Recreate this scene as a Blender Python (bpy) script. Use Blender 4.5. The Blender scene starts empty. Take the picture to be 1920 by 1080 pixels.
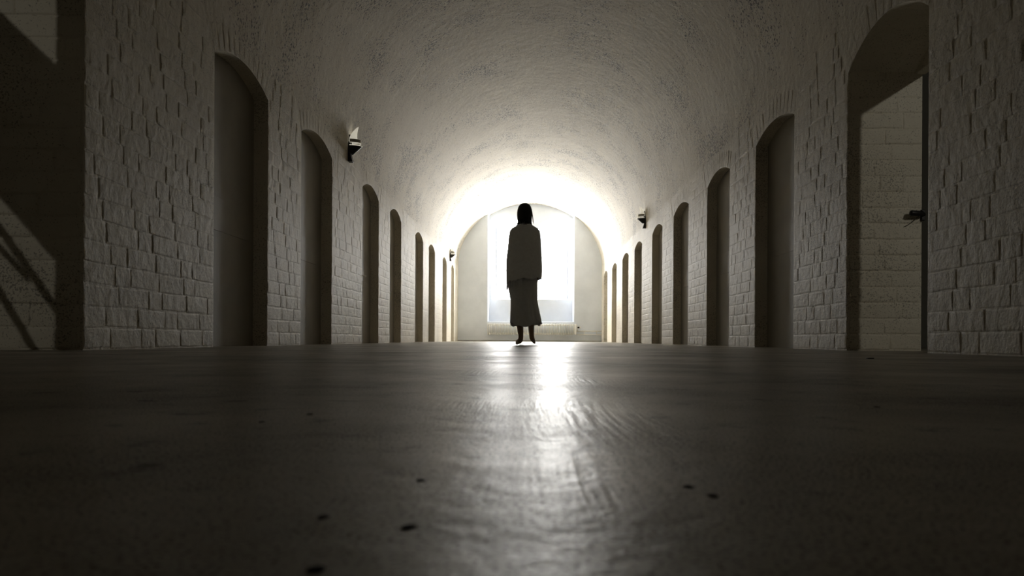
import bpy, bmesh, math, random
from mathutils import Vector, Matrix, noise
R = random.Random(7)
SC = bpy.context.scene
COL = SC.collection
PI = math.pi

# ------------------------------------------------------------------ camera, world, lights, exposure
F_PX = 1430.0
CAM_H = 0.060
cam_d = bpy.data.cameras.new('camera')
cam = bpy.data.objects.new('camera', cam_d); COL.objects.link(cam)
cam_d.sensor_width = 36.0; cam_d.lens = 36.0 * F_PX / 1920.0
cam_d.shift_x = -33.0 / 1920.0; cam_d.shift_y = 96.5 / 1920.0
cam_d.dof.use_dof = True; cam_d.dof.focus_distance = 9.0; cam_d.dof.aperture_fstop = 14.0
cam_d.clip_start = 0.01; cam_d.clip_end = 200
cam.rotation_euler = (Matrix.Rotation(PI / 2, 3, 'X') @ Matrix.Rotation(math.radians(0.30), 3, 'Z')).to_euler()
cam.location = (0, 0, CAM_H)
SC.camera = cam

W = 2.05            # half width of the corridor
SPRING = 2.12       # where the vault starts
RISE = 1.86         # vault rise
BACK = 21.70        # front plane of the back wall
REAR = 22.10        # plane of the window wall inside the recess

world = bpy.data.worlds.new('overcast_sky'); SC.world = world
world.use_nodes = True
bg = world.node_tree.nodes['Background']
bg.inputs[0].default_value = (1.0, 0.98, 0.94, 1); bg.inputs[1].default_value = 57.0

def area(name, loc, target, sx, sy, watts, col, portal=False):
    d = bpy.data.lights.new(name, 'AREA'); d.shape = 'RECTANGLE'; d.size = sx; d.size_y = sy
    d.energy = watts; d.color = col
    o = bpy.data.objects.new(name, d); COL.objects.link(o); o.location = loc
    v = Vector(target) - Vector(loc)
    o.rotation_euler = v.to_track_quat('-Z', 'Y').to_euler()
    if portal: d.cycles.is_portal = True
    return o
area('window_portal', (0.055, REAR + 0.50, 2.40), (0.055, 0, 2.40), 2.5, 2.9, 1, (1, 1, 1), True)
# daylight of the two side cells whose doors stand open
S_R = Vector((3.86, 0.60, 2.64)); S_L = Vector((-3.60, -0.50, 2.40))
area('cell_daylight_right', S_R, (2.33, 4.93, 0.9), 0.07, 0.07, 19.0, (1.0, 0.96, 0.84))
area('cell_daylight_left', S_L, (-2.35, 3.5, 0.9), 0.05, 0.05, 9.0, (1.0, 0.96, 0.84))

SC.view_settings.view_transform = 'Standard'; SC.view_settings.look = 'None'
SC.view_settings.gamma = 1.0; SC.view_settings.use_curve_mapping = False
SC.view_settings.exposure = 0.0
SC.cycles.max_bounces = 14; SC.cycles.diffuse_bounces = 9; SC.cycles.glossy_bounces = 4
SC.cycles.transparent_max_bounces = 12; SC.cycles.caustics_reflective = False; SC.cycles.caustics_refractive = False

# ------------------------------------------------------------------ materials
def newmat(name):
    m = bpy.data.materials.new(name); m.use_nodes = True
    nt = m.node_tree; b = nt.nodes['Principled BSDF']
    return m, nt, b
def N(nt, t, **kw):
    n = nt.nodes.new(t)
    for k, v in kw.items():
        if k.startswith('i_'):
            key = k[2:]; key = int(key) if key.isdigit() else key.replace('_', ' ')
            n.inputs[key].default_value = v
        else: setattr(n, k, v)
    return n
def ramp(nt, src, stops):
    r = nt.nodes.new('ShaderNodeValToRGB'); e = r.color_ramp.elements
    e[0].position, e[0].color = stops[0][0], (*[stops[0][1]] * 3, 1) if not isinstance(stops[0][1], tuple) else stops[0][1]
    e[1].position, e[1].color = stops[1][0], (*[stops[1][1]] * 3, 1) if not isinstance(stops[1][1], tuple) else stops[1][1]
    nt.links.new(src, r.inputs[0]); return r
def mixc(nt, fac, a, b, mode='MIX'):
    m = nt.nodes.new('ShaderNodeMix'); m.data_type = 'RGBA'; m.blend_type = mode
    for s, v in ((0, fac), (6, a), (7, b)):
        if hasattr(v, 'is_linked') or hasattr(v, 'links'): nt.links.new(v, m.inputs[s])
        elif s == 0: m.inputs[0].default_value = v
        else: m.inputs[s].default_value = v
    return m.outputs[2]

def limewash(name, c1, c2, speck=0.55, bump=0.35, dist=0.006, scale=16.0, rough=0.75, sscale=44.0):
    """lime-washed masonry: mottled colour, dirt specks in clusters, lumpy brushed relief"""
    m, nt, b = newmat(name); L = nt.links
    geo = N(nt, 'ShaderNodeNewGeometry'); P = geo.outputs['Position']
    n1 = N(nt, 'ShaderNodeTexNoise', i_Scale=1.7, i_Detail=5.0, i_Roughness=0.6); L.new(P, n1.inputs['Vector'])
    base = mixc(nt, ramp(nt, n1.outputs[0], ((0.35, 0.0), (0.68, 1.0))).outputs[0], c1, c2)
    n2 = N(nt, 'ShaderNodeTexNoise', i_Scale=sscale, i_Detail=3.0, i_Roughness=0.65); L.new(P, n2.inputs['Vector'])
    n3 = N(nt, 'ShaderNodeTexNoise', i_Scale=1.15, i_Detail=4.0, i_Roughness=0.65); L.new(P, n3.inputs['Vector'])
    cl = ramp(nt, n3.outputs[0], ((0.40, 0.0), (0.66, 0.135)))
    add = N(nt, 'ShaderNodeMath', operation='ADD'); L.new(n2.outputs[0], add.inputs[0]); L.new(cl.outputs[0], add.inputs[1])
    sp = ramp(nt, add.outputs[0], ((0.63, 0.0), (0.675, speck)))
    col = mixc(nt, sp.outputs[0], base, (0.035, 0.028, 0.020, 1))
    L.new(col, b.inputs['Base Color'])
    b.inputs['Roughness'].default_value = rough
    b.inputs['Specular IOR Level'].default_value = 0.35
    n4 = N(nt, 'ShaderNodeTexNoise', i_Scale=scale, i_Detail=6.0, i_Roughness=0.62); L.new(P, n4.inputs['Vector'])
    bp = N(nt, 'ShaderNodeBump', i_Strength=bump, i_Distance=dist); L.new(n4.outputs[0], bp.inputs['Height'])
    L.new(bp.outputs[0], b.inputs['Normal'])
    return m
LIME = limewash('limewashed_brick', (0.665, 0.615, 0.515, 1), (0.75, 0.705, 0.605, 1), 0.55, 0.45, 0.012, 17.0, 0.62, 105.0)
VAULT = limewash('limewashed_vault', (0.675, 0.625, 0.525, 1), (0.76, 0.715, 0.615, 1), 0.95, 0.5, 0.014, 9.0, 0.70)
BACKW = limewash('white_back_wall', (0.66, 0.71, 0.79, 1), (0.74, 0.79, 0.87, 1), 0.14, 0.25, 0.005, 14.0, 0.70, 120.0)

def plain(name, col, rough=0.5, metal=0.0, bump=0.0, bscale=60.0, bdist=0.002, spec=0.5, var=0.12):
    m, nt, b = newmat(name); L = nt.links
    geo = N(nt, 'ShaderNodeNewGeometry')
    n1 = N(nt, 'ShaderNodeTexNoise', i_Scale=bscale * 0.2, i_Detail=4.0); L.new(geo.outputs['Position'], n1.inputs['Vector'])
    d = tuple(c * (1 - var) for c in col[:3]) + (1,)
    u = tuple(min(1, c * (1 + var)) for c in col[:3]) + (1,)
    L.new(mixc(nt, n1.outputs[0], d, u), b.inputs['Base Color'])
    b.inputs['Roughness'].default_value = rough; b.inputs['Metallic'].default_value = metal
    b.inputs['Specular IOR Level'].default_value = spec
    if bump:
        n2 = N(nt, 'ShaderNodeTexNoise', i_Scale=bscale, i_Detail=4.0); L.new(geo.outputs['Position'], n2.inputs['Vector'])
        bp = N(nt, 'ShaderNodeBump', i_Strength=bump, i_Distance=bdist); L.new(n2.outputs[0], bp.inputs['Height'])
        L.new(bp.outputs[0], b.inputs['Normal'])
    return m
DOORM = plain('grey_door_paint', (0.34, 0.322, 0.282, 1), 0.6, bump=0.2, bscale=30)
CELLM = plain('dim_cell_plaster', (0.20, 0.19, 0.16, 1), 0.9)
FRAME = plain('white_window_paint', (0.80, 0.80, 0.80, 1), 0.45)
RADM = plain('white_radiator_enamel', (0.74, 0.74, 0.72, 1), 0.35)
BLACKM = plain('black_metal', (0.018, 0.017, 0.016, 1), 0.45, spec=0.4)
STEEL = plain('brushed_steel', (0.55, 0.53, 0.48, 1), 0.28, metal=1.0)
HANDLE = plain('pale_handle_metal', (0.80, 0.79, 0.75, 1), 0.35)
CRUMB = plain('dark_grit', (0.02, 0.018, 0.015, 1), 1.0, spec=0.05)
CLOTH = plain('grey_dress_cloth', (0.62, 0.65, 0.70, 1), 0.95, bump=0.3, bscale=180, spec=0.1)
SHAWLM = plain('grey_knit_cloth', (0.76, 0.80, 0.87, 1), 0.95, bump=0.4, bscale=160, spec=0.1)
SKIN = plain('skin', (0.30, 0.21, 0.165, 1), 0.6)
HAIRM = plain('black_hair', (0.018, 0.016, 0.015, 1), 0.55, bscale=150, spec=0.3)
EYEM = plain('eye_white', (0.7, 0.7, 0.68, 1), 0.2)
def glassmat():
    m = bpy.data.materials.new('window_glass'); m.use_nodes = True; nt = m.node_tree
    nt.nodes.remove(nt.nodes['Principled BSDF'])
    t = N(nt, 'ShaderNodeBsdfTransparent'); g = N(nt, 'ShaderNodeBsdfGlossy', i_Roughness=0.05)
    mx = N(nt, 'ShaderNodeMixShader', i_0=0.06)
    nt.links.new(t.outputs[0], mx.inputs[1]); nt.links.new(g.outputs[0], mx.inputs[2])
    nt.links.new(mx.outputs[0], nt.nodes['Material Output'].inputs[0]); return m
GLASS = glassmat()
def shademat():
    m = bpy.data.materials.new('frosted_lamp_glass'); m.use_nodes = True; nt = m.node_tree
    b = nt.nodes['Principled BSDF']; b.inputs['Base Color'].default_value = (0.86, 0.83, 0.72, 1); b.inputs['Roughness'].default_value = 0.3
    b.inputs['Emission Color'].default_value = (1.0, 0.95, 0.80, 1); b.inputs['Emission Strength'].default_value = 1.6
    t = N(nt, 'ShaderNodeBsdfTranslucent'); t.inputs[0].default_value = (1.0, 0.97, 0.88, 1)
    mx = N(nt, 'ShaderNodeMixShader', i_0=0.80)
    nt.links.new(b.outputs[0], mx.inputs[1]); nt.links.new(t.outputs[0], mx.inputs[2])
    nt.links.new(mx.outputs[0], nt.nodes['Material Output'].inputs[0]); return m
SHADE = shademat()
def floormat():
    m, nt, b = newmat('sealed_screed_floor'); L = nt.links
    geo = N(nt, 'ShaderNodeNewGeometry'); P = geo.outputs['Position']
    n1 = N(nt, 'ShaderNodeTexNoise', i_Scale=2.2, i_Detail=7.0, i_Roughness=0.62); L.new(P, n1.inputs['Vector'])
    base = mixc(nt, ramp(nt, n1.outputs[0], ((0.32, 0.0), (0.70, 1.0))).outputs[0], (0.24, 0.218, 0.172, 1), (0.50, 0.46, 0.375, 1))
    # dirt specks
    n2 = N(nt, 'ShaderNodeTexNoise', i_Scale=520.0, i_Detail=2.0, i_Roughness=0.6); L.new(P, n2.inputs['Vector'])
    n3 = N(nt, 'ShaderNodeTexNoise', i_Scale=3.0, i_Detail=4.0, i_Roughness=0.65); L.new(P, n3.inputs['Vector'])
    cl = ramp(nt, n3.outputs[0], ((0.40, 0.0), (0.70, 0.12)))
    add = N(nt, 'ShaderNodeMath', operation='ADD'); L.new(n2.outputs[0], add.inputs[0]); L.new(cl.outputs[0], add.inputs[1])
    sp = ramp(nt, add.outputs[0], ((0.60, 0.0), (0.65, 0.95)))
    # larger stains
    n5 = N(nt, 'ShaderNodeTexNoise', i_Scale=24.0, i_Detail=3.0); L.new(P, n5.inputs['Vector'])
    st = ramp(nt, n5.outputs[0], ((0.62, 0.0), (0.74, 0.7)))
    c = mixc(nt, st.outputs[0], base, (0.04, 0.036, 0.03, 1))
    c = mixc(nt, sp.outputs[0], c, (0.03, 0.026, 0.02, 1))
    L.new(c, b.inputs['Base Color'])
    rr = ramp(nt, n1.outputs[0], ((0.30, 0.47), (0.72, 0.31)))
    L.new(rr.outputs[0], b.inputs['Roughness'])
    mx_ = N(nt, 'ShaderNodeMath', operation='MAXIMUM'); L.new(sp.outputs[0], mx_.inputs[0]); L.new(st.outputs[0], mx_.inputs[1])
    sl = N(nt, 'ShaderNodeMath', operation='MULTIPLY_ADD'); L.new(mx_.outputs[0], sl.inputs[0]); sl.inputs[1].default_value = -0.25; sl.inputs[2].default_value = 0.25
    L.new(sl.outputs[0], b.inputs['Specular IOR Level'])
    # brush grain running down the corridor, showing in patches
    nd = N(nt, 'ShaderNodeTexNoise', i_Scale=1.3, i_Detail=2.0); L.new(P, nd.inputs['Vector'])
    dv = N(nt, 'ShaderNodeVectorMath', operation='MULTIPLY_ADD'); L.new(nd.outputs[1], dv.inputs[0]); dv.inputs[1].default_value = (0.06, 0, 0); L.new(P, dv.inputs[2])
    st2 = N(nt, 'ShaderNodeVectorMath', operation='MULTIPLY'); L.new(dv.outputs[0], st2.inputs[0]); st2.inputs[1].default_value = (150.0, 7.0, 1.0)
    wv = N(nt, 'ShaderNodeTexNoise', i_Scale=1.0, i_Detail=3.0, i_Roughness=0.55); L.new(st2.outputs[0], wv.inputs['Vector'])
    nm = N(nt, 'ShaderNodeTexNoise', i_Scale=2.6, i_Detail=2.0); L.new(P, nm.inputs['Vector'])
    mk = ramp(nt, nm.outputs[0], ((0.46, 0.0), (0.64, 1.0)))
    mu = N(nt, 'ShaderNodeMath', operation='MULTIPLY'); L.new(wv.outputs[0], mu.inputs[0]); L.new(mk.outputs[0], mu.inputs[1])
    n6 = N(nt, 'ShaderNodeTexNoise', i_Scale=26.0, i_Detail=6.0, i_Roughness=0.68); L.new(P, n6.inputs['Vector'])
    ad = N(nt, 'ShaderNodeMath', operation='MULTIPLY_ADD'); L.new(mu.outputs[0], ad.inputs[0]); ad.inputs[1].default_value = 0.95; L.new(n6.outputs[0], ad.inputs[2])
    bp = N(nt, 'ShaderNodeBump', i_Strength=0.36, i_Distance=0.0045); L.new(ad.outputs[0], bp.inputs['Height'])
    L.new(bp.outputs[0], b.inputs['Normal'])
    return m
FLOOR = floormat()

# ------------------------------------------------------------------ mesh helpers
def obj(name, bm, mat, parent=None, smooth=False, loc=None):
    me = bpy.data.meshes.new(name); bm.to_mesh(me); bm.free()
    if smooth:
        for p in me.polygons: p.use_smooth = True
    if mat: me.materials.append(mat)
    o = bpy.data.objects.new(name, me); COL.objects.link(o)
    if parent: o.parent = parent
    if loc: o.location = loc
    return o
def struct(name, bm, mat, parent=None, smooth=False):
    o = obj(name, bm, mat, parent, smooth)
    if not parent: o['kind'] = 'structure'
    return o
def quad(bm, pts):
    return bm.faces.new([bm.verts.new(p) for p in pts])
def box(bm, x0, x1, y0, y1, z0, z1):
    v = [bm.verts.new(p) for p in ((x0,y0,z0),(x1,y0,z0),(x1,y1,z0),(x0,y1,z0),(x0,y0,z1),(x1,y0,z1),(x1,y1,z1),(x0,y1,z1))]
    for f in ((0,3,2,1),(4,5,6,7),(0,1,5,4),(1,2,6,5),(2,3,7,6),(3,0,4,7)): bm.faces.new([v[i] for i in f])
    return v
def bevel_all(bm, w, seg=2):
    bmesh.ops.bevel(bm, geom=list(bm.edges), offset=w, segments=seg, affect='EDGES', profile=0.5)
def tube(bm, pts, r, n=10, cap=True):
    rings = []
    pts = [Vector(p) for p in pts]
    for i, p in enumerate(pts):
        t = (pts[min(i+1, len(pts)-1)] - pts[max(i-1, 0)]).normalized()
        a = t.orthogonal().normalized() if i == 0 else (rings_a - t * rings_a.dot(t)).normalized()
        rings_a = a; c = t.cross(a)
        rr = r[i] if isinstance(r, (list, tuple)) else r
        rings.append([bm.verts.new(p + (a * math.cos(2*PI*k/n) + c * math.sin(2*PI*k/n)) * rr) for k in range(n)])
    for i in range(len(rings)-1):
        for k in range(n): bm.faces.new((rings[i][k], rings[i][(k+1)%n], rings[i+1][(k+1)%n], rings[i+1][k]))
    if cap:
        bm.faces.new(list(reversed(rings[0]))); bm.faces.new(rings[-1])
def tag(o, label, cat, group=None):
    o['label'] = label; o['category'] = cat
    if group: o['group'] = group
    return o
def empty(name, loc, rz=0.0):
    o = bpy.data.objects.new(name, None); COL.objects.link(o); o.location = loc; o.rotation_euler = (0, 0, rz)
    o.empty_display_size = 0.1
    return o
def fixn(bm): bmesh.ops.recalc_face_normals(bm, faces=list(bm.faces))

# ------------------------------------------------------------------ door niches: (near y, far y)
LEFT = [(2.50, 3.50), (4.94, 5.95), (6.82, 7.88), (9.31, 10.32), (11.15, 12.12), (13.62, 14.62), (15.43, 16.45), (17.88, 18.80), (19.85, 20.62)]
RIGHT = [(3.93, 4.93), (5.93, 6.94), (7.84, 8.83), (9.87, 10.90), (11.82, 12.80), (13.96, 14.96), (15.85, 16.92), (18.00, 19.05), (20.15, 21.10)]
SPL, RSL = 1.915, 0.110     # spring height and rise of the left arches
SPR, RSR = 1.825, 0.095
Y0 = -9.0

def arch_pts(a, b, spring, rise, n=14):
    c = (a + b) / 2; h = (b - a) / 2; rad = (h*h + rise*rise) / (2*rise); cz = spring + rise - rad
    th = math.asin(h / rad)
    return [(c + rad * math.sin(-th + 2*th*i/n), cz + rad * math.cos(-th + 2*th*i/n)) for i in range(n+1)], c, cz, rad, th

def side_wall(side, niches, spring, rise, name):
    s = -1 if side == 'left' else 1
    bm = bmesh.new()
    y = Y0
    for i, (a, b) in enumerate(niches):
        sp, rs = (spring, rise) if not (side == 'right' and i == 0) else (1.79, 0.17)
        quad(bm, ((s*W, y, 0), (s*W, a, 0), (s*W, a, SPRING), (s*W, y, SPRING)))
        pts = arch_pts(a, b, sp, rs)[0]
        dep = 0.48 if i == 0 else 0.11
        for (y1, z1), (y2, z2) in zip(pts, pts[1:]):
            quad(bm, ((s*W, y1, z1), (s*W, y2, z2), (s*W, y2, SPRING), (s*W, y1, SPRING)))
            quad(bm, ((s*W, y1, z1), (s*W, y2, z2), (s*(W+dep), y2, z2), (s*(W+dep), y1, z1)))
        for yy in (a, b):
            quad(bm, ((s*W, yy, 0), (s*(W+dep), yy, 0), (s*(W+dep), yy, sp), (s*W, yy, sp)))
        y = b
    quad(bm, ((s*W, y, 0), (s*W, BACK+1.0, 0), (s*W, BACK+1.0, SPRING), (s*W, y, SPRING)))
    bmesh.ops.remove_doubles(bm, verts=list(bm.verts), dist=1e-4); fixn(bm)
    return struct(name, bm, LIME)
wall_l = side_wall('left', LEFT, SPL, RSL, 'wall_left')
wall_r = side_wall('right', RIGHT, SPR, RSR, 'wall_right')

# ceiling: elliptical barrel vault
def ell(t): return (-W * math.cos(t), SPRING + RISE * math.sin(t))
bm = bmesh.new(); NS, NY = 56, 60
g = [[None]*(NY+1) for _ in range(NS+1)]
for i in range(NS+1):
    x, z = ell(PI * i / NS)
    for j in range(NY+1):
        y = Y0 + (REAR + 0.02 - Y0) * j / NY
        k = math.sin(PI*i/NS)
        dv = 0.012 * noise.noise(Vector((x*1.3, y*0.9, z*1.3))) * min(1, k*4)
        g[i][j] = bm.verts.new((x*(1-dv), y, z + dv*0.6))
for i in range(NS):
    for j in range(NY): bm.faces.new((g[i][j], g[i+1][j], g[i+1][j+1], g[i][j+1]))
struct('ceiling', bm, VAULT, smooth=True)

# floor
bm = bmesh.new(); box(bm, -6, 6, Y0-0.3, BACK+1.6, -0.2, 0.0); floor = struct('floor', bm, FLOOR)
# wall behind the camera
bm = bmesh.new(); box(bm, -2.3, 2.3, Y0-0.15, Y0, 0, 4.2); struct('wall_front', bm, LIME)

# ------------------------------------------------------------------ back wall with its window recess
RX0, RX1, SILL = -1.20, 1.26, 0.56
def vz(x): return SPRING + RISE * math.sqrt(max(0, 1 - (x/W)**2)) + 0.05
bm = bmesh.new()
def cols(x0, x1, n, zb, y):
    xs = [x0 + (x1-x0)*i/n for i in range(n+1)]
    for a, b in zip(xs, xs[1:]): quad(bm, ((a, y, zb), (b, y, zb), (b, y, vz(b)), (a, y, vz(a))))
cols(-W-0.02, RX0, 12, 0, BACK); cols(RX1, W+0.02, 12, 0, BACK)
quad(bm, ((RX0, BACK, 0), (RX1, BACK, 0), (RX1, BACK, SILL), (RX0, BACK, SILL)))
quad(bm, ((RX0, BACK, SILL), (RX1, BACK, SILL), (RX1-0.03, REAR, SILL+0.02), (RX0+0.03, REAR, SILL+0.02)))
for x, k in ((RX0, 0.03), (RX1, -0.03)):
    quad(bm, ((x, BACK, SILL), (x+k, REAR, SILL), (x+k, REAR, vz(x)), (x, BACK, vz(x))))
# window wall at the rear of the recess: two arched openings with splayed reveals
OPEN = [(-1.10, -0.12), (0.23, 1.20)]
WB, WS, WR = 1.22, 3.36, 0.20      # bottom, spring and rise of the openings
FY = REAR + 0.30                   # plane of the sashes
def rear_rect(x0, x1, z0, n=1):
    xs = [x0 + (x1-x0)*i/n for i in range(n+1)]
    for a, b in zip(xs, xs[1:]): quad(bm, ((a, REAR, z0), (b, REAR, z0), (b, REAR, vz(b)), (a, REAR, vz(a))))
rear_rect(RX0-0.1, OPEN[0][0], SILL-0.1, 3); rear_rect(OPEN[0][1], OPEN[1][0], WB, 3); rear_rect(OPEN[1][1], RX1+0.1, SILL-0.1, 3)
quad(bm, ((OPEN[0][0], REAR, SILL-0.1), (OPEN[1][1], REAR, SILL-0.1), (OPEN[1][1], REAR, WB), (OPEN[0][0], REAR, WB)))
INNER = []
for a, b in OPEN:
    ia, ib = (a+0.12, b-0.06) if a < 0 else (a+0.06, b-0.12)
    INNER.append((ia, ib))
    po = arch_pts(a, b, WS, WR)[0]; pi_ = arch_pts(ia, ib, WS-0.02, WR*0.85)[0]
    for k in range(len(po)-1):
        (x1, z1), (x2, z2) = po[k], po[k+1]; (u1, w1), (u2, w2) = pi_[k], pi_[k+1]
        quad(bm, ((x1, REAR, z1), (x2, REAR, z2), (x2, REAR, vz(x2)), (x1, REAR, vz(x1))))
        quad(bm, ((x1, REAR, z1), (x2, REAR, z2), (u2, FY+0.1, w2), (u1, FY+0.1, w1)))
    quad(bm, ((a, REAR, WB), (a, REAR, WS), (ia, FY+0.1, WS-0.02), (ia, FY+0.1, WB+0.05)))
    quad(bm, ((b, REAR, WB), (b, REAR, WS), (ib, FY+0.1, WS-0.02), (ib, FY+0.1, WB+0.05)))
    quad(bm, ((a, REAR, WB), (b, REAR, WB), (ib, FY+0.1, WB+0.05), (ia, FY+0.1, WB+0.05)))
bmesh.ops.remove_doubles(bm, verts=list(bm.verts), dist=1e-4); fixn(bm)
struct('wall_back', bm, BACKW)

def arch_prism(bm, outer, y0, y1):
    f = [bm.verts.new((x, y0, z)) for x, z in outer]; r = [bm.verts.new((x, y1, z)) for x, z in outer]
    n = len(outer)
    bm.faces.new(f); bm.faces.new(list(reversed(r)))
    for i in range(n): bm.faces.new((f[i], r[i], r[(i+1)%n], f[(i+1)%n]))
def arch_ring(bm, o, i, y0, y1):
    n = len(o)
    V = [[bm.verts.new((x, y, z)) for x, z in p] for p, y in ((o, y0), (i, y0), (i, y1), (o, y1))]
    for k in range(n):
        m = (k+1) % n
        for a in range(4):
            b = (a+1) % 4
            bm.faces.new((V[a][k], V[a][m], V[b][m], V[b][k]))
for n, (ia, ib) in enumerate(INNER):
    def outline(ins):
        p = arch_pts(ia+ins, ib-ins, WS-0.02-ins*0.3, WR*0.85)[0]
        return [(ia+ins, WB+0.05+ins), (ib-ins, WB+0.05+ins)] + [(x, z-ins*0.6) for x, z in reversed(p)]
    bm = bmesh.new(); arch_ring(bm, outline(-0.01), outline(0.045), FY+0.02, FY+0.08); fixn(bm)
    wn = struct('window_%d' % (n+1), bm, FRAME)
    bm = bmesh.new(); arch_ring(bm, outline(0.035), outline(0.075), FY+0.035, FY+0.065); fixn(bm)
    obj('sash', bm, FRAME, wn)
    bm = bmesh.new(); arch_prism(bm, outline(0.06), FY+0.047, FY+0.053); fixn(bm)
    obj('pane', bm, GLASS, wn)
# thin dark skirting line at the foot of the back wall
bm = bmesh.new(); box(bm, -W, W, BACK-0.012, BACK+0.002, 0, 0.035); bevel_all(bm, 0.004, 1)
struct('baseboard_back', bm, plain('grey_skirting', (0.36, 0.36, 0.35, 1), 0.6))

# ------------------------------------------------------------------ bricks: real pillowed pieces, a few shared meshes
COURSE, SL, HL = 0.102, 0.298, 0.150
def soft_normals(me):
    """vertex normals weighted by face area squared, so faces stay flat and only the arrises are soft"""
    acc = [Vector((0, 0, 0)) for _ in me.vertices]
    for p in me.polygons:
        for i in p.vertices: acc[i] += p.normal * p.area * p.area
    return [tuple(a.normalized()) for a in acc]
def brick_mesh(L, H, seed):
    r = random.Random(seed); bm = bmesh.new()
    us = [0.009, L*0.36, L*0.66, L-0.009]; vs = [0.009, H*0.5, H-0.009]
    p = 0.0030 + r.uniform(-0.0008, 0.0008); tu, tv = r.uniform(-0.0025, 0.0025), r.uniform(-0.006, 0.006)
    gr = [[bm.verts.new((u + r.uniform(-0.005, 0.005), p + (u-L/2)*tu + (v-H/2)*tv + r.uniform(-0.0006, 0.0006), v + r.uniform(-0.004, 0.004))) for v in vs] for u in us]
    uo = [0, L*0.36, L*0.66, L]; vo = [0, H*0.5, H]
    ring_i, ring_o = [], []
    for i in range(4): ring_i.append(gr[i][0]); ring_o.append((uo[i], vo[0]))
    for j in range(1, 3): ring_i.append(gr[3][j]); ring_o.append((uo[3], vo[j]))
    for i in (2, 1, 0): ring_i.append(gr[i][2]); ring_o.append((uo[i], vo[2]))
    ring_i.append(gr[0][1]); ring_o.append((uo[0], vo[1]))
    ro = [bm.verts.new((u + r.uniform(-0.003, 0.003), 0.0002, v + r.uniform(-0.003, 0.003))) for u, v in ring_o]
    for i in range(3):
        for j in range(2): bm.faces.new((gr[i][j], gr[i+1][j], gr[i+1][j+1], gr[i][j+1]))
    n = len(ring_i)
    for k in range(n): bm.faces.new((ring_i[k], ring_i[(k+1)%n], ro[(k+1)%n], ro[k]))
    for v in bm.verts: v.co.x -= L/2; v.co.z -= H/2
    fixn(bm)
    me = bpy.data.meshes.new('brick'); bm.to_mesh(me); bm.free()
    for pl in me.polygons: pl.use_smooth = True
    me.normals_split_custom_set_from_vertices(soft_normals(me))
    me.materials.append(LIME); return me
BH = COURSE - 0.006
STR = [brick_mesh(SL-0.006, BH, 100+i) for i in range(8)]
HDR = [brick_mesh(HL-0.006, BH, 200+i) for i in range(6)]
def course_cells(a, b, k, jit):
    """split [a,b] into stretchers and headers for course k"""
    off = (0.0, 0.19, 0.075, 0.26)[k % 4] + jit
    x = a - off; cut = [a]; t = k
    while x < b:
        x += SL if t % 3 != 2 else HL
        t += 1
        if a + 0.075 < x < b - 0.075: cut.append(x)
    cut.append(b)
    return list(zip(cut, cut[1:]))
def place_bricks(parent, items, limit=300):
    """items: (distance, Matrix, mesh); nearest ones are parts of their own, the rest one stuff part"""
    items.sort(key=lambda t: t[0])
    for d, M, me in items[:limit]:
        o = bpy.data.objects.new('brick', me); COL.objects.link(o); o.parent = parent; o.matrix_local = M
    rest = items[limit:]
    if rest:
        vs, fs = [], []
        for d, M, me in rest:
            b0 = len(vs); vs += [tuple(M @ v.co) for v in me.vertices]
            fs += [tuple(b0 + i for i in p.vertices) for p in me.polygons]
        me = bpy.data.meshes.new('brick'); me.from_pydata(vs, [], fs); me.materials.append(LIME)
        for p in me.polygons: p.use_smooth = True
        me.normals_split_custom_set_from_vertices(soft_normals(me))
        o = bpy.data.objects.new('brick', me); COL.objects.link(o); o.parent = parent; o['kind'] = 'stuff'
def brick_item(cu, cz, w, h, base, rot, dist, roll=0.0, proud=1.0):
    st = w > 0.215
    me = R.choice(STR if st else HDR)
    sx = (w - 0.005) / ((SL if st else HL) - 0.006); sz = h / BH
    if R.random() < 0.5: sx = sx
    M = Matrix.Translation(base(cu, cz)) @ Matrix.Rotation(rot, 4, 'Z') @ Matrix.Rotation(roll, 4, 'Y') @ Matrix.Diagonal((sx, R.uniform(0.85, 1.15)*proud, sz, 1))
    return (dist, M, me)
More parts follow.
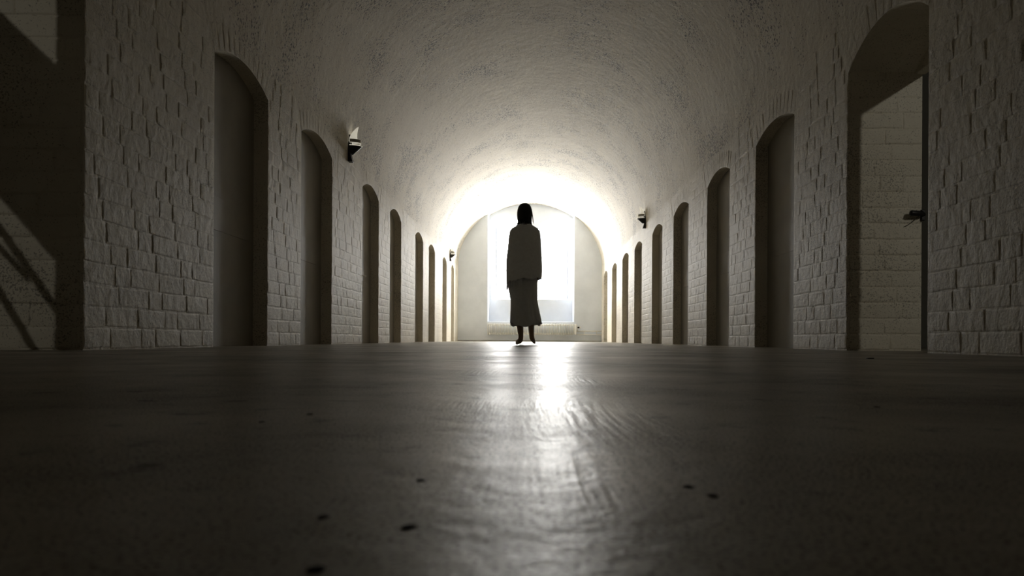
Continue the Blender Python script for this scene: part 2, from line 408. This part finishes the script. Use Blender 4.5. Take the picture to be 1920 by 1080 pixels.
def wall_bricks(parent, side, niches, spring, rise, ystart):
    s = -1 if side == 'left' else 1
    rot = -PI/2 if side == 'left' else PI/2
    base = lambda u, z: Vector((s*W, u, z))
    items = []
    edges = [ystart] + [e for n in niches for e in n] + [BACK]
    piers = [(edges[i], edges[i+1], i) for i in range(0, len(edges), 2)]
    for a, b, pi_ in piers:
        if b - a < 0.2 and b <= ystart: continue
        if b <= a: continue
        for k in range(21):
            z = 0.004 + COURSE * (k + 0.5)
            aa, bb = a, b
            if z + COURSE*0.5 > spring:           # leave room for the arch stones
                over = 0.07 + (z - spring) * 0.5
                if pi_ > 0: aa += over
                if pi_ < len(edges) - 2: bb -= over
            if z + COURSE/2 > SPRING + 0.03: continue
            for c0, c1 in course_cells(aa, bb, k, (a*7.3) % 0.13):
                items.append(brick_item((c0+c1)/2, z + R.uniform(-0.002, 0.002), c1-c0, BH, base, rot, (c0+c1)/2, R.uniform(-0.01, 0.01)))
    for i, (a, b) in enumerate(niches):
        sp, rs = (spring, rise) if not (side == 'right' and i == 0) else (1.79, 0.17)
        pts, c, cz, rad, th = arch_pts(a, b, sp, rs)
        n = 12; hl = 0.17
        for k in range(n):
            t = -th + 2*th*(k+0.5)/n
            rr = rad + hl/2 + 0.004
            u, z = c + rr*math.sin(t), cz + rr*math.cos(t)
            # stands on end, long side radial
            w = 2*th*rad/n
            st = HDR[R.randrange(len(HDR))]
            M = Matrix.Translation(base(u, z)) @ Matrix.Rotation(rot, 4, 'Z') @ Matrix.Rotation((t if side == 'right' else -t) + PI/2, 4, 'Y') \
                @ Matrix.Diagonal((hl/(HL-0.006), R.uniform(0.5, 0.9), (w-0.006)/BH, 1))
            items.append((c + 0.3, M, st))
    place_bricks(parent, items)
wall_bricks(wall_l, 'left', LEFT, SPL, RSL, 1.2)
wall_bricks(wall_r, 'right', RIGHT, SPR, RSR, 2.2)

# ------------------------------------------------------------------ side cells behind the two open doorways
def cell(side, a, b, name):
    s = -1 if side == 'left' else 1
    bm = bmesh.new(); xi, xo = s*(W+0.48), s*5.2; ya, yb, zt = -1.6, 8.0, 3.2
    quad(bm, ((xo, ya, 0), (xo, yb, 0), (xo, yb, zt), (xo, ya, zt)))
    quad(bm, ((xi, ya, 0), (xo, ya, 0), (xo, ya, zt), (xi, ya, zt)))
    quad(bm, ((xi, yb, 0), (xo, yb, 0), (xo, yb, zt), (xi, yb, zt)))
    quad(bm, ((xi, ya, zt), (xo, ya, zt), (xo, yb, zt), (xi, yb, zt)))
    quad(bm, ((xi, ya, 0), (xi, a, 0), (xi, a, zt), (xi, ya, zt)))
    quad(bm, ((xi, b, 0), (xi, yb, 0), (xi, yb, zt), (xi, b, zt)))
    sp, rs = (SPL, RSL) if side == 'left' else (1.79, 0.17)
    for (y1, z1), (y2, z2) in zip(arch_pts(a, b, sp, rs)[0], arch_pts(a, b, sp, rs)[0][1:]):
        quad(bm, ((xi, y1, z1), (xi, y2, z2), (xi, y2, zt), (xi, y1, zt)))
    bmesh.ops.remove_doubles(bm, verts=list(bm.verts), dist=1e-4); fixn(bm)
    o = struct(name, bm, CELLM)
    items = []
    for k in range(18 if side == 'right' else 19):
        z = 0.004 + COURSE*(k+0.5)
        x0, x1 = (W+0.012, W+0.48)
        for c0, c1 in course_cells(x0, x1, k, 0.03):
            items.append(brick_item((c0+c1)/2, z, c1-c0, BH, lambda u, zz: Vector((s*u, b, zz)), PI, 0, R.uniform(-0.008, 0.008), 2.6))
    place_bricks(o, items)
    return o
cell_l = cell('left', *LEFT[0], 'wall_cell_left')
cell_r = cell('right', *RIGHT[0], 'wall_cell_right')
# timber lintel on the cell side of the right doorway
bm = bmesh.new(); box(bm, W+0.43, W+0.50, RIGHT[0][0]-0.1, RIGHT[0][1]+0.0, 1.785, 2.02); bevel_all(bm, 0.006, 1)
obj('lintel', bm, LIME, cell_r)
# added unseen slab and bars, shaped to cast the left doorway's diagonal shadows
def unproj(px, py, y): 
    s = F_PX / y
    return Vector(((px-993)/s, y, (636.5-py)/s + CAM_H))
def shade_pt(px, py, t=0.75):
    return S_L + (unproj(px, py, 3.5) - S_L) * t
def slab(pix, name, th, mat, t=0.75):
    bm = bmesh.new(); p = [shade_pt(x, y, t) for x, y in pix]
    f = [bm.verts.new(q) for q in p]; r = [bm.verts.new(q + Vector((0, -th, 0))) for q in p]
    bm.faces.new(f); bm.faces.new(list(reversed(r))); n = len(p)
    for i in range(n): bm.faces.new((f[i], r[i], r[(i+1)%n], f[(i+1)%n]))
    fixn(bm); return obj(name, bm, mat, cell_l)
slab([(-190, -150), (120, 144), (120, 510), (-190, 158)], 'shadow_slab', 0.05, CELLM)
slab([(-60, 335), (104, 567), (104, 593), (-60, 361)], 'shadow_bar', 0.03, BLACKM)
slab([(-60, 395), (50, 516), (50, 530), (-60, 412)], 'shadow_bar', 0.03, BLACKM)
slab([(-60, 440), (74, 659), (56, 659), (-60, 468)], 'shadow_bar', 0.03, BLACKM)

# ------------------------------------------------------------------ closed doors in the niches
def make_door(n, side, a, b, spring, rise):
    s = -1 if side == 'left' else 1
    bm = bmesh.new()
    pts = arch_pts(a-0.03, b+0.03, spring+0.03, rise)[0]
    out = [(a-0.03, -0.01), (b+0.03, -0.01)] + list(reversed(pts))
    x0, x1 = s*(W+0.110), s*(W+0.16)
    f = [bm.verts.new((x0, y, z)) for y, z in out]; r = [bm.verts.new((x1, y, z)) for y, z in out]
    bm.faces.new(f); bm.faces.new(list(reversed(r))); k = len(out)
    for i in range(k): bm.faces.new((f[i], r[i], r[(i+1)%k], f[(i+1)%k]))
    fixn(bm)
    d = struct('door_%d' % n, bm, DOORM)
    bm = bmesh.new(); xx = sorted((s*(W+0.107), s*(W+0.115))); box(bm, xx[0], xx[1], a+0.01, b-0.01, 0.80, 1.03); bevel_all(bm, 0.0015, 1)
    obj('rail', bm, DOORM, d)
    return d
dn = 0
for side, NI, sp, rs in (('left', LEFT, SPL, RSL), ('right', RIGHT, SPR, RSR)):
    for i, (a, b) in enumerate(NI):
        if i == 0: continue
        dn += 1
        d = make_door(dn, side, a, b, sp, rs)
        if side == 'left' and i == 3:     # the lever that shows past the edge of the niche
            bm = bmesh.new()
            tube(bm, ((-W-0.12, a+0.10, 0.84), (-W-0.02, a+0.10, 0.84), (-W+0.005, a+0.10, 0.835), (-W+0.03, a+0.105, 0.825)), 0.009, 8)
            fixn(bm); h = obj('door_handle', bm, HANDLE, d, True); h['label'] = 'pale lever handle'
            bm = bmesh.new(); box(bm, -W-0.115, -W-0.106, a+0.07, a+0.13, 0.74, 0.92); bevel_all(bm, 0.003, 1); obj('handle_plate', bm, HANDLE, h)

# black bolt with a loop of wire on the inner corner of the right doorway
yb = RIGHT[0][1]
bolt = empty('door_bolt', (W+0.48, yb-0.012, 0.87))
tag(bolt, 'short black bolt sticking out of the lit brick reveal of the open right doorway', 'bolt')
bm = bmesh.new(); tube(bm, ((-0.103, -0.045, 0.012), (-0.095, -0.045, 0.011), (-0.02, -0.03, 0.009), (0.004, -0.008, 0.008)), [0.014, 0.018, 0.018, 0.012], 12); fixn(bm)
obj('bolt_rod', bm, BLACKM, bolt, True)
bm = bmesh.new(); box(bm, -0.012, 0.012, -0.012, 0.012, -0.03, 0.04); bevel_all(bm, 0.003, 1); obj('mounting_plate', bm, BLACKM, bolt)
bm = bmesh.new(); tube(bm, [(-0.035 - 0.085*t, -0.028 + 0.03*t, -0.002 - 0.10*t + 0.03*t*t) for t in [i/8 for i in range(9)]], 0.0022, 6); fixn(bm)
obj('wire', bm, BLACKM, bolt, True)

# ------------------------------------------------------------------ wall lamps
def make_sconce():
    root = empty('wall_sconce', (0, 0, 0))
    bm = bmesh.new()          # back plate with a kicked-out foot; local +X leaves the wall
    prof = [(0.0, 0.115), (0.030, 0.115), (0.030, -0.10), (0.052, -0.185), (0.0, -0.185)]
    f = [bm.verts.new((x, -0.042, z)) for x, z in prof]; r = [bm.verts.new((x, 0.042, z)) for x, z in prof]
    bm.faces.new(f); bm.faces.new(list(reversed(r)))
    for i in range(5): bm.faces.new((f[i], r[i], r[(i+1)%5], f[(i+1)%5]))
    fixn(bm); bmesh.ops.bevel(bm, geom=list(bm.edges), offset=0.003, segments=1, affect='EDGES')
    obj('back_plate', bm, BLACKM, root)
    n = 18
    def arc(rx, ry, z, cx=0.028): return [(cx + rx*math.sin(PI*k/n), ry*math.cos(PI*k/n), z) for k in range(n+1)]
    bm = bmesh.new()          # half-cone bowl
    lv = [arc(0.125, 0.085, -0.012), arc(0.119, 0.080, -0.012), arc(0.025, 0.022, -0.092), arc(0.030, 0.027, -0.097)]
    V = [[bm.verts.new(p) for p in l] for l in lv]
    for a, b in ((0, 1), (1, 2), (2, 3), (3, 0)):
        for k in range(n): bm.faces.new((V[a][k], V[a][k+1], V[b][k+1], V[b][k]))
    bm.faces.new([V[2][k] for k in range(n+1)])
    fixn(bm); obj('bowl', bm, BLACKM, root, False)
    bm = bmesh.new()          # glint on the bowl's edge, put in as a glowing lip
    tube(bm, arc(0.124, 0.084, -0.011), 0.0035, 6); fixn(bm); obj('bowl_rim_glint', bm, SHADE, root, True)
    bm = bmesh.new(); tube(bm, arc(0.110, 0.078, 0.020), 0.0035, 6); fixn(bm); obj('band_rim_glint', bm, SHADE, root, True)  # window glint along the band's lower edge, put in as a glowing tube
    bm = bmesh.new()          # curved band
    lv = [arc(0.112, 0.080, 0.058), arc(0.107, 0.075, 0.058), arc(0.107, 0.075, 0.020), arc(0.112, 0.080, 0.020)]
    V = [[bm.verts.new(p) for p in l] for l in lv]
    for a in range(4):
        for k in range(n): bm.faces.new((V[a][k], V[a][k+1], V[(a+1)%4][k+1], V[(a+1)%4][k]))
    for e in (0, n): bm.faces.new([V[a][e] for a in range(4)])
    fixn(bm); obj('band', bm, STEEL, root, False)
    bm = bmesh.new()          # tall leaf-shaped glass, bowed round and leaning out from the wall
    m, h = 14, 12; rows = []
    for j in range(h+1):
        t = j/h; hw = math.sqrt(max(0.0, 1 - t**2.2)) + 0.02
        rows.append([bm.verts.new((0.022 + 0.055*t*t + 0.085*(1-(u*hw)**2)*(1-0.60*t), u*hw*0.070, 0.030 + 0.180*t)) for u in [-1 + 2*k/m for k in range(m+1)]])
    for j in range(h):
        for k in range(m): bm.faces.new((rows[j][k], rows[j][k+1], rows[j+1][k+1], rows[j+1][k]))
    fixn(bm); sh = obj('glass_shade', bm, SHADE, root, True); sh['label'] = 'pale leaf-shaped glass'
    return root
def copy_tree(o, parent=None):
    c = o.copy(); COL.objects.link(c); c.parent = parent
    for ch in list(o.children): copy_tree(ch, c)
    return c
sc0 = make_sconce()
SCZ = 2.23
sc_r = copy_tree(sc0); sc_f = copy_tree(sc0)
for o, side, y, lab in ((sc0, -1, 8.58, 'wall lamp on the left wall beyond the second closed door, pale glass leaf'),
                        (sc_r, 1, 13.55, 'wall lamp on the right wall, the only one on that side'),
                        (sc_f, -1, 19.45, 'small far wall lamp on the left wall nearest the back wall')):
    o.location = (side*(W-0.003), y, SCZ); o.rotation_euler = (0, 0, 0 if side < 0 else PI)
    tag(o, lab, 'wall lamp', 'wall lamps along the corridor')

# ------------------------------------------------------------------ radiator under the window
rad = empty('radiator', (0.0, BACK-0.095, 0.0))
tag(rad, 'long low white ribbed radiator on the back wall under the bright window', 'radiator')
NF = 55; xa, xb = -1.205, 1.255; pitch = (xb-xa)/NF
bm = bmesh.new(); box(bm, -0.012, 0.012, -0.05, 0.05, 0.185, 0.515); bevel_all(bm, 0.009, 2)
fin = obj('fin', bm, RADM, rad, True); fin.location = (xa + pitch/2, 0, 0)
for i in range(1, NF):
    c = fin.copy(); COL.objects.link(c); c.location = (xa + pitch*(i+0.5), 0, 0)
for z in (0.225, 0.47):
    bm = bmesh.new(); tube(bm, ((xa+0.01, 0.01, z), (xb-0.01, 0.01, z)), 0.022, 10); fixn(bm); obj('header_tube', bm, RADM, rad, True)
bm = bmesh.new(); box(bm, xb, xb+0.075, -0.045, 0.045, 0.20, 0.50); bevel_all(bm, 0.012, 2); obj('end_cover', bm, RADM, rad, True)
for x in (-0.9, 0.0, 0.95):
    bm = bmesh.new(); box(bm, x-0.012, x+0.012, 0.03, 0.085, 0.21, 0.25); bevel_all(bm, 0.003, 1); obj('bracket', bm, RADM, rad)
bm = bmesh.new(); tube(bm, ((xb+0.03, 0, 0.46), (xb+0.085, 0, 0.455), (xb+0.105, 0, 0.42), (xb+0.105, 0, 0.30)), 0.011, 8); fixn(bm); obj('valve_pipe', bm, RADM, rad, True)
bm = bmesh.new(); tube(bm, ((xb+0.10, 0, 0.405), (xb+0.15, 0, 0.405), (xb+0.155, 0, 0.405)), [0.022, 0.022, 0.014], 12); fixn(bm); v = obj('valve', bm, BLACKM, rad, True); v['label'] = 'black valve body'
bm = bmesh.new(); tube(bm, ((xb+0.155, 0, 0.405), (xb+0.165, 0, 0.405), (xb+0.195, 0, 0.405)), [0.014, 0.026, 0.024], 12); fixn(bm); obj('valve_knob', bm, RADM, rad, True)
for z in (0.205, 0.305):
    bm = bmesh.new(); tube(bm, ((xb+0.07, 0.04, z), (W-0.002, 0.04, z)), 0.014, 8); fixn(bm); obj('pipe', bm, RADM, rad, True)
for x in (1.55, 1.9):
    bm = bmesh.new(); box(bm, x-0.008, x+0.008, 0.03, 0.086, 0.195, 0.32); bevel_all(bm, 0.002, 1); obj('pipe_clip', bm, RADM, rad)

# ------------------------------------------------------------------ the woman walking away down the corridor
PX, PY = -0.068, 8.90
def skin_body():
    V, E, RAD = [], [], []
    def v(p, r, parent=None):
        V.append(Vector(p)); RAD.append(r if isinstance(r, tuple) else (r, r))
        if parent is not None: E.append((parent, len(V)-1))
        return len(V)-1
    pel = v((0, 0, 0.90), (0.135, 0.10))
    sp1 = v((0, 0.0, 1.03), (0.11, 0.085), pel); sp2 = v((0, 0.0, 1.17), (0.125, 0.095), sp1); sp3 = v((0, -0.005, 1.29), (0.12, 0.08), sp2)
    nk0 = v((0, 0.0, 1.37), 0.052, sp3); nk1 = v((0, 0.012, 1.44), 0.046, nk0); v((0, 0.02, 1.50), 0.05, nk1)
    hands = []
    for s in (-1, 1):
        sh = v((s*0.122, -0.005, 1.315), 0.048, sp3)
        el = v((s*0.140, -0.02, 1.08), 0.034, sh); el2 = v((s*0.146, 0.0, 1.00), 0.034, el)
        wr = v((s*0.158, 0.04, 0.86), 0.023, el2)
        pm = v((s*0.162, 0.055, 0.81), (0.026, 0.030), wr); hands.append((s, Vector((s*0.162, 0.058, 0.805))))
    # left leg carries the weight, right leg steps forward (+Y)
    lk = v((-0.075, -0.02, 0.86), 0.078, pel); l1 = v((-0.068, 0.03, 0.47), 0.050, lk); l1b = v((-0.058, -0.005, 0.33), 0.050, l1)
    l2 = v((-0.032, -0.02, 0.085), 0.031, l1b); l3 = v((-0.040, 0.00, 0.040), (0.034, 0.034), l2); l4 = v((-0.068, 0.085, 0.030), (0.036, 0.024), l3); v((-0.092, 0.155, 0.018), (0.026, 0.014), l4)
    rk = v((0.072, 0.02, 0.86), 0.078, pel); r1 = v((0.074, 0.18, 0.50), 0.050, rk); r1b = v((0.078, 0.235, 0.37), 0.050, r1)
    r2 = v((0.092, 0.36, 0.115), 0.031, r1b); r3 = v((0.096, 0.385, 0.072), (0.034, 0.034), r2); r4 = v((0.114, 0.465, 0.040), (0.036, 0.024), r3); v((0.128, 0.525, 0.017), (0.026, 0.014), r4)
    def skinned(V, E, RAD, root, levels):
        me = bpy.data.meshes.new('tmp'); me.from_pydata(V, E, []); o = bpy.data.objects.new('tmp', me); COL.objects.link(o)
        md = o.modifiers.new('s', 'SKIN'); md.use_smooth_shade = True
        for i, r in enumerate(RAD): me.skin_vertices[0].data[i].radius = r
        for i in range(len(V)): me.skin_vertices[0].data[i].use_root = (i == root)
        sd = o.modifiers.new('d', 'SUBSURF'); sd.levels = levels; sd.render_levels = levels
        dg = bpy.context.evaluated_depsgraph_get(); dg.update()
        res = bpy.data.meshes.new_from_object(o.evaluated_get(dg)); bpy.data.objects.remove(o); return res
    bm = bmesh.new(); bm.from_mesh(skinned(V, E, RAD, pel, 2))
    # fingers: four unequal ones and a thumb on each hand, gently curled
    for s, c in hands:
        for k, (dy, ln) in enumerate(((-0.027, 0.062), (-0.009, 0.075), (0.010, 0.080), (0.028, 0.070))):
            p0 = c + Vector((0, dy*0.8, 0.01)); p1 = c + Vector((-s*0.002, dy, -0.025)); p2 = p1 + Vector((-s*0.008, 0.004, -ln*0.5)); p3 = p2 + Vector((-s*0.018, 0.006, -ln*0.42))
            tube(bm, (p0, p1, p2, p3, p3 + (p3-p2)*0.12), [0.010, 0.0092, 0.0085, 0.0072, 0.004], 8)
        p0 = c + Vector((0, 0.02, 0.025)); p1 = p0 + Vector((-s*0.012, 0.026, -0.018)); p2 = p1 + Vector((-s*0.012, 0.012, -0.028)); p3 = p2 + Vector((-s*0.006, 0.002, -0.022))
        tube(bm, (p0, p1, p2, p3), [0.012, 0.0115, 0.0098, 0.006], 8)
    # head
    hc = Vector((0.003, 0.022, 1.535)); st = bmesh.ops.create_uvsphere(bm, u_segments=24, v_segments=18, radius=1.0)
    for q in st['verts']:
        x, y, z = q.co; tap = 1.0 - 0.22*max(0, -z)*(1.0 if y > -0.2 else 0.4)
        q.co = hc + Vector((x*0.070*tap, y*0.088*(1.0 - 0.10*max(0, -z)), z*0.108))
    def blob(c, r, sc):
        st = bmesh.ops.create_icosphere(bm, subdivisions=2, radius=r)
        for q in st['verts']: q.co = hc + Vector(c) + Vector((q.co.x*sc[0], q.co.y*sc[1], q.co.z*sc[2]))
    blob((0, 0.088, -0.022), 0.016, (0.8, 1.0, 1.5)); blob((0, 0.082, 0.004), 0.012, (0.7, 0.8, 1.8))   # nose
    blob((0, 0.076, -0.060), 0.014, (1.5, 0.8, 0.5)); blob((0, 0.074, -0.069), 0.013, (1.3, 0.8, 0.55)) # lips
    blob((0, 0.066, -0.096), 0.020, (1.1, 0.9, 0.8))                                                  # chin
    for s in (-1, 1):
        blob((s*0.028, 0.072, 0.020), 0.015, (1.4, 0.6, 0.5)); blob((s*0.071, -0.002, -0.012), 0.026, (0.35, 0.75, 1.15))
    me = bpy.data.meshes.new('person'); bm.to_mesh(me); bm.free()
    o = bpy.data.objects.new('tmp2', me); COL.objects.link(o)
    rm = o.modifiers.new('r', 'REMESH'); rm.mode = 'VOXEL'; rm.voxel_size = 0.0058; rm.use_smooth_shade = True
    sm = o.modifiers.new('sm', 'SMOOTH'); sm.factor = 0.5; sm.iterations = 2
    dg = bpy.context.evaluated_depsgraph_get(); dg.update()
    res = bpy.data.meshes.new_from_object(o.evaluated_get(dg)); bpy.data.objects.remove(o)
    zmin = min(q.co.z for q in res.vertices)
    for q in res.vertices: q.co.z -= zmin*max(0, 1 - q.co.z/0.2)
    res.materials.clear(); res.materials.append(SKIN)
    for p in res.polygons: p.use_smooth = True
    return res
person = bpy.data.objects.new('person', skin_body()); COL.objects.link(person); person.location = (PX, PY, 0)
tag(person, 'barefoot person in long grey dress and shawl walking away towards the bright window', 'person')

def loft(rings, nseg, fold=0.0, nf=11, hem=None, seed=1, top_close=False):
    """rings: (z, x_left, x_right, y_back, y_front) from top to hem"""
    bm = bmesh.new(); VV = []
    for i, (z, xl, xr, y0, y1) in enumerate(rings):
        t = i / (len(rings)-1); row = []
        for k in range(nseg):
            a = 2*PI*k/nseg; cx, cy = (xl+xr)/2, (y0+y1)/2
            q = 1 + fold*t*(math.sin(nf*a + seed) + 0.6*math.sin((nf*2+1)*a + 2.1*seed + 2*t))
            zz = z + (hem(a)*max(0, (t-0.75)/0.25) if hem else 0)
            row.append(bm.verts.new((cx + (xr-xl)/2*math.copysign(abs(math.cos(a))**0.82, math.cos(a))*q, cy + (y1-y0)/2*math.copysign(abs(math.sin(a))**0.82, math.sin(a))*q, zz)))
        VV.append(row)
    for i in range(len(VV)-1):
        for k in range(nseg): bm.faces.new((VV[i][k], VV[i][(k+1)%nseg], VV[i+1][(k+1)%nseg], VV[i+1][k]))
    fixn(bm); return bm
def interp(rings, n):
    out = []
    for (a, b) in zip(rings, rings[1:]):
        for j in range(n): out.append(tuple(p + (q-p)*j/n for p, q in zip(a, b)))
    return out + [rings[-1]]
def solidify(o, th):
    m = o.modifiers.new('thickness', 'SOLIDIFY'); m.thickness = th; m.offset = -1
dress = [(1.30, -0.135, 0.14, -0.11, 0.12), (1.15, -0.145, 0.148, -0.115, 0.13), (0.98, -0.13, 0.13, -0.11, 0.12), (0.85, -0.175, 0.150, -0.140, 0.17),
         (0.74, -0.192, 0.150, -0.155, 0.22), (0.62, -0.180, 0.152, -0.155, 0.28), (0.52, -0.158, 0.154, -0.16, 0.33), (0.42, -0.158, 0.174, -0.175, 0.37), (0.32, -0.160, 0.194, -0.19, 0.41), (0.22, -0.162, 0.212, -0.205, 0.45)]
hemf = lambda a: 0.030*max(0, math.cos(a))**3 + 0.022*max(0, -math.cos(a))**3 - 0.012*math.sin(3*a+0.5) + 0.008*math.sin(9*a)
d = obj('dress', loft(interp(dress, 3), 96, 0.028, 9, hemf, 1.3), CLOTH, person, True); solidify(d, 0.005)
shawl = [(1.435, -0.050, 0.058, -0.050, 0.072), (1.405, -0.066, 0.074, -0.066, 0.085), (1.378, -0.110, 0.118, -0.088, 0.098), (1.352, -0.152, 0.160, -0.100, 0.110), (1.322, -0.172, 0.180, -0.112, 0.120),
         (1.24, -0.185, 0.190, -0.128, 0.130), (1.12, -0.195, 0.196, -0.142, 0.145), (0.98, -0.212, 0.203, -0.160, 0.165), (0.88, -0.214, 0.209, -0.176, 0.180), (0.80, -0.210, 0.205, -0.186, 0.195), (0.75, -0.207, 0.198, -0.190, 0.20)]
hems = lambda a: -0.05*max(0, -math.cos(a))**2 + 0.02*max(0, math.cos(a))**2 + 0.010*math.sin(7*a) + 0.006*math.sin(23*a)
s_ = obj('shawl', loft(interp(shawl, 3), 96, 0.016, 7, hems, 0.4), SHAWLM, person, True); solidify(s_, 0.006)
# fringe on the ragged left edge of the shawl
bm = bmesh.new(); rr = random.Random(5)
for k in range(46):
    a = PI*0.62 + rr.random()*PI*0.85; x = -0.005 + 0.198*math.cos(a); y = 0.005 + 0.190*math.sin(a); z = 0.745 - 0.05*max(0, -math.cos(a))**2
    tube(bm, ((x, y, z+0.02), (x*1.01, y, z-0.02), (x*1.01 + rr.uniform(-.008, .008), y + rr.uniform(-.006, .006), z-0.05-rr.random()*0.03)), [0.003, 0.003, 0.0015], 5)
fixn(bm); obj('fringe', bm, SHAWLM, person, True)
# hair: chin-length bob with ragged ends
def hair():
    bm = bmesh.new(); n = 64; prof = [(1.652, 0.012), (1.647, 0.034), (1.634, 0.056), (1.612, 0.072), (1.58, 0.083), (1.545, 0.0875), (1.51, 0.087), (1.475, 0.083), (1.445, 0.078), (1.418, 0.073)]
    rows = []
    for i, (z, r) in enumerate(prof):
        row = []
        for k in range(n):
            a = 2*PI*k/n; t = i/(len(prof)-1)
            q = 1 + 0.025*t*math.sin(17*a) + 0.02*t*math.sin(29*a+1)
            zz = z + (0.018*math.sin(13*a)*math.sin(5*a) if i == len(prof)-1 else 0)
            row.append(bm.verts.new((0.003 + r*math.cos(a)*q, 0.012 + r*1.12*math.sin(a)*q, zz)))
        rows.append(row)
    top = bm.verts.new((0.003, 0.012, 1.655))
    for k in range(n): bm.faces.new((top, rows[0][k], rows[0][(k+1)%n]))
    for i in range(len(rows)-1):
        for k in range(n):
            a = 2*PI*(k+0.5)/n
            if prof[i+1][0] < 1.60 and abs(a - PI/2) < 0.62: continue      # the face
            bm.faces.new((rows[i][k], rows[i][(k+1)%n], rows[i+1][(k+1)%n], rows[i+1][k]))
    r = random.Random(3)
    for k in range(70):
        a = PI/2 + 0.75 + r.random()*(2*PI-1.5); ln = 0.02 + r.random()*0.05
        p = Vector((0.003 + 0.078*math.cos(a), 0.012 + 0.088*math.sin(a), 1.46)); o = Vector((math.cos(a), math.sin(a), 0))
        tube(bm, (p, p + o*-0.001 + Vector((0, 0, -0.03)), p + o*r.uniform(-0.012, 0.012) + Vector((0, 0, -0.035-ln))), [0.006, 0.005, 0.001], 5)
    for x in (0.0, 0.006, 0.011):   # loose strands on the right side
        p = Vector((0.086, 0.0, 1.56)); tube(bm, (p, p + Vector((0.007+x*0.4, 0, -0.06)), p + Vector((0.012+x, 0, -0.13-x*2))), [0.004, 0.003, 0.001], 5)
    fixn(bm); return bm
h = obj('hair', hair(), HAIRM, person, True); solidify(h, 0.004)
for s in (-1, 1):
    bm = bmesh.new(); bmesh.ops.create_uvsphere(bm, u_segments=12, v_segments=8, radius=0.0105)
    e = obj('eye', bm, EYEM, person, True, (0.003 + s*0.028, 0.022+0.070, 1.540))
    bm = bmesh.new(); bmesh.ops.create_uvsphere(bm, u_segments=12, v_segments=6, radius=0.0052)
    i_ = obj('iris', bm, BLACKM, e, True, (0, 0.0066, 0)); i_['label'] = 'dark iris'

# ------------------------------------------------------------------ dark scrap lying on the floor at the right
bm = bmesh.new(); box(bm, -0.011, 0.011, -0.008, 0.008, 0, 0.0035); bevel_all(bm, 0.0012, 1)
for q in bm.verts: q.co.z += 0.0008*math.sin(q.co.x*300) if q.co.z > 0.001 else 0
sc = obj('floor_scrap', bm, BLACKM); sc.location = (1.17, 2.62, 0.0)
tag(sc, 'tiny dark flat scrap lying on the floor by the open right doorway', 'scrap')

# dark crumbs trodden on to the floor near the lens
for k, (px, py, w) in enumerate(((582, 779, 0.0026), (492, 794, 0.0022), (790, 902, 0.0020), (768, 990, 0.0024), (608, 972, 0.0020), (1292, 912, 0.0023), (1338, 928, 0.0022), (595, 1071, 0.0024), (1645, 760, 0.0024))):
    d_ = F_PX * CAM_H / (py - 636.5); x_ = (px - 993) * d_ / F_PX
    bm = bmesh.new(); bmesh.ops.create_icosphere(bm, subdivisions=2, radius=1.0)
    for q in bm.verts:
        n_ = 1 + 0.35*noise.noise(q.co*1.7 + Vector((k*3.1, 0, 0))); q.co = Vector((q.co.x*w*n_*1.0, q.co.y*w*n_*1.6, max(-0.1, q.co.z)*w*0.16*n_))
    obj('crumb', bm, CRUMB, floor, True, (x_, d_, 0.0001))
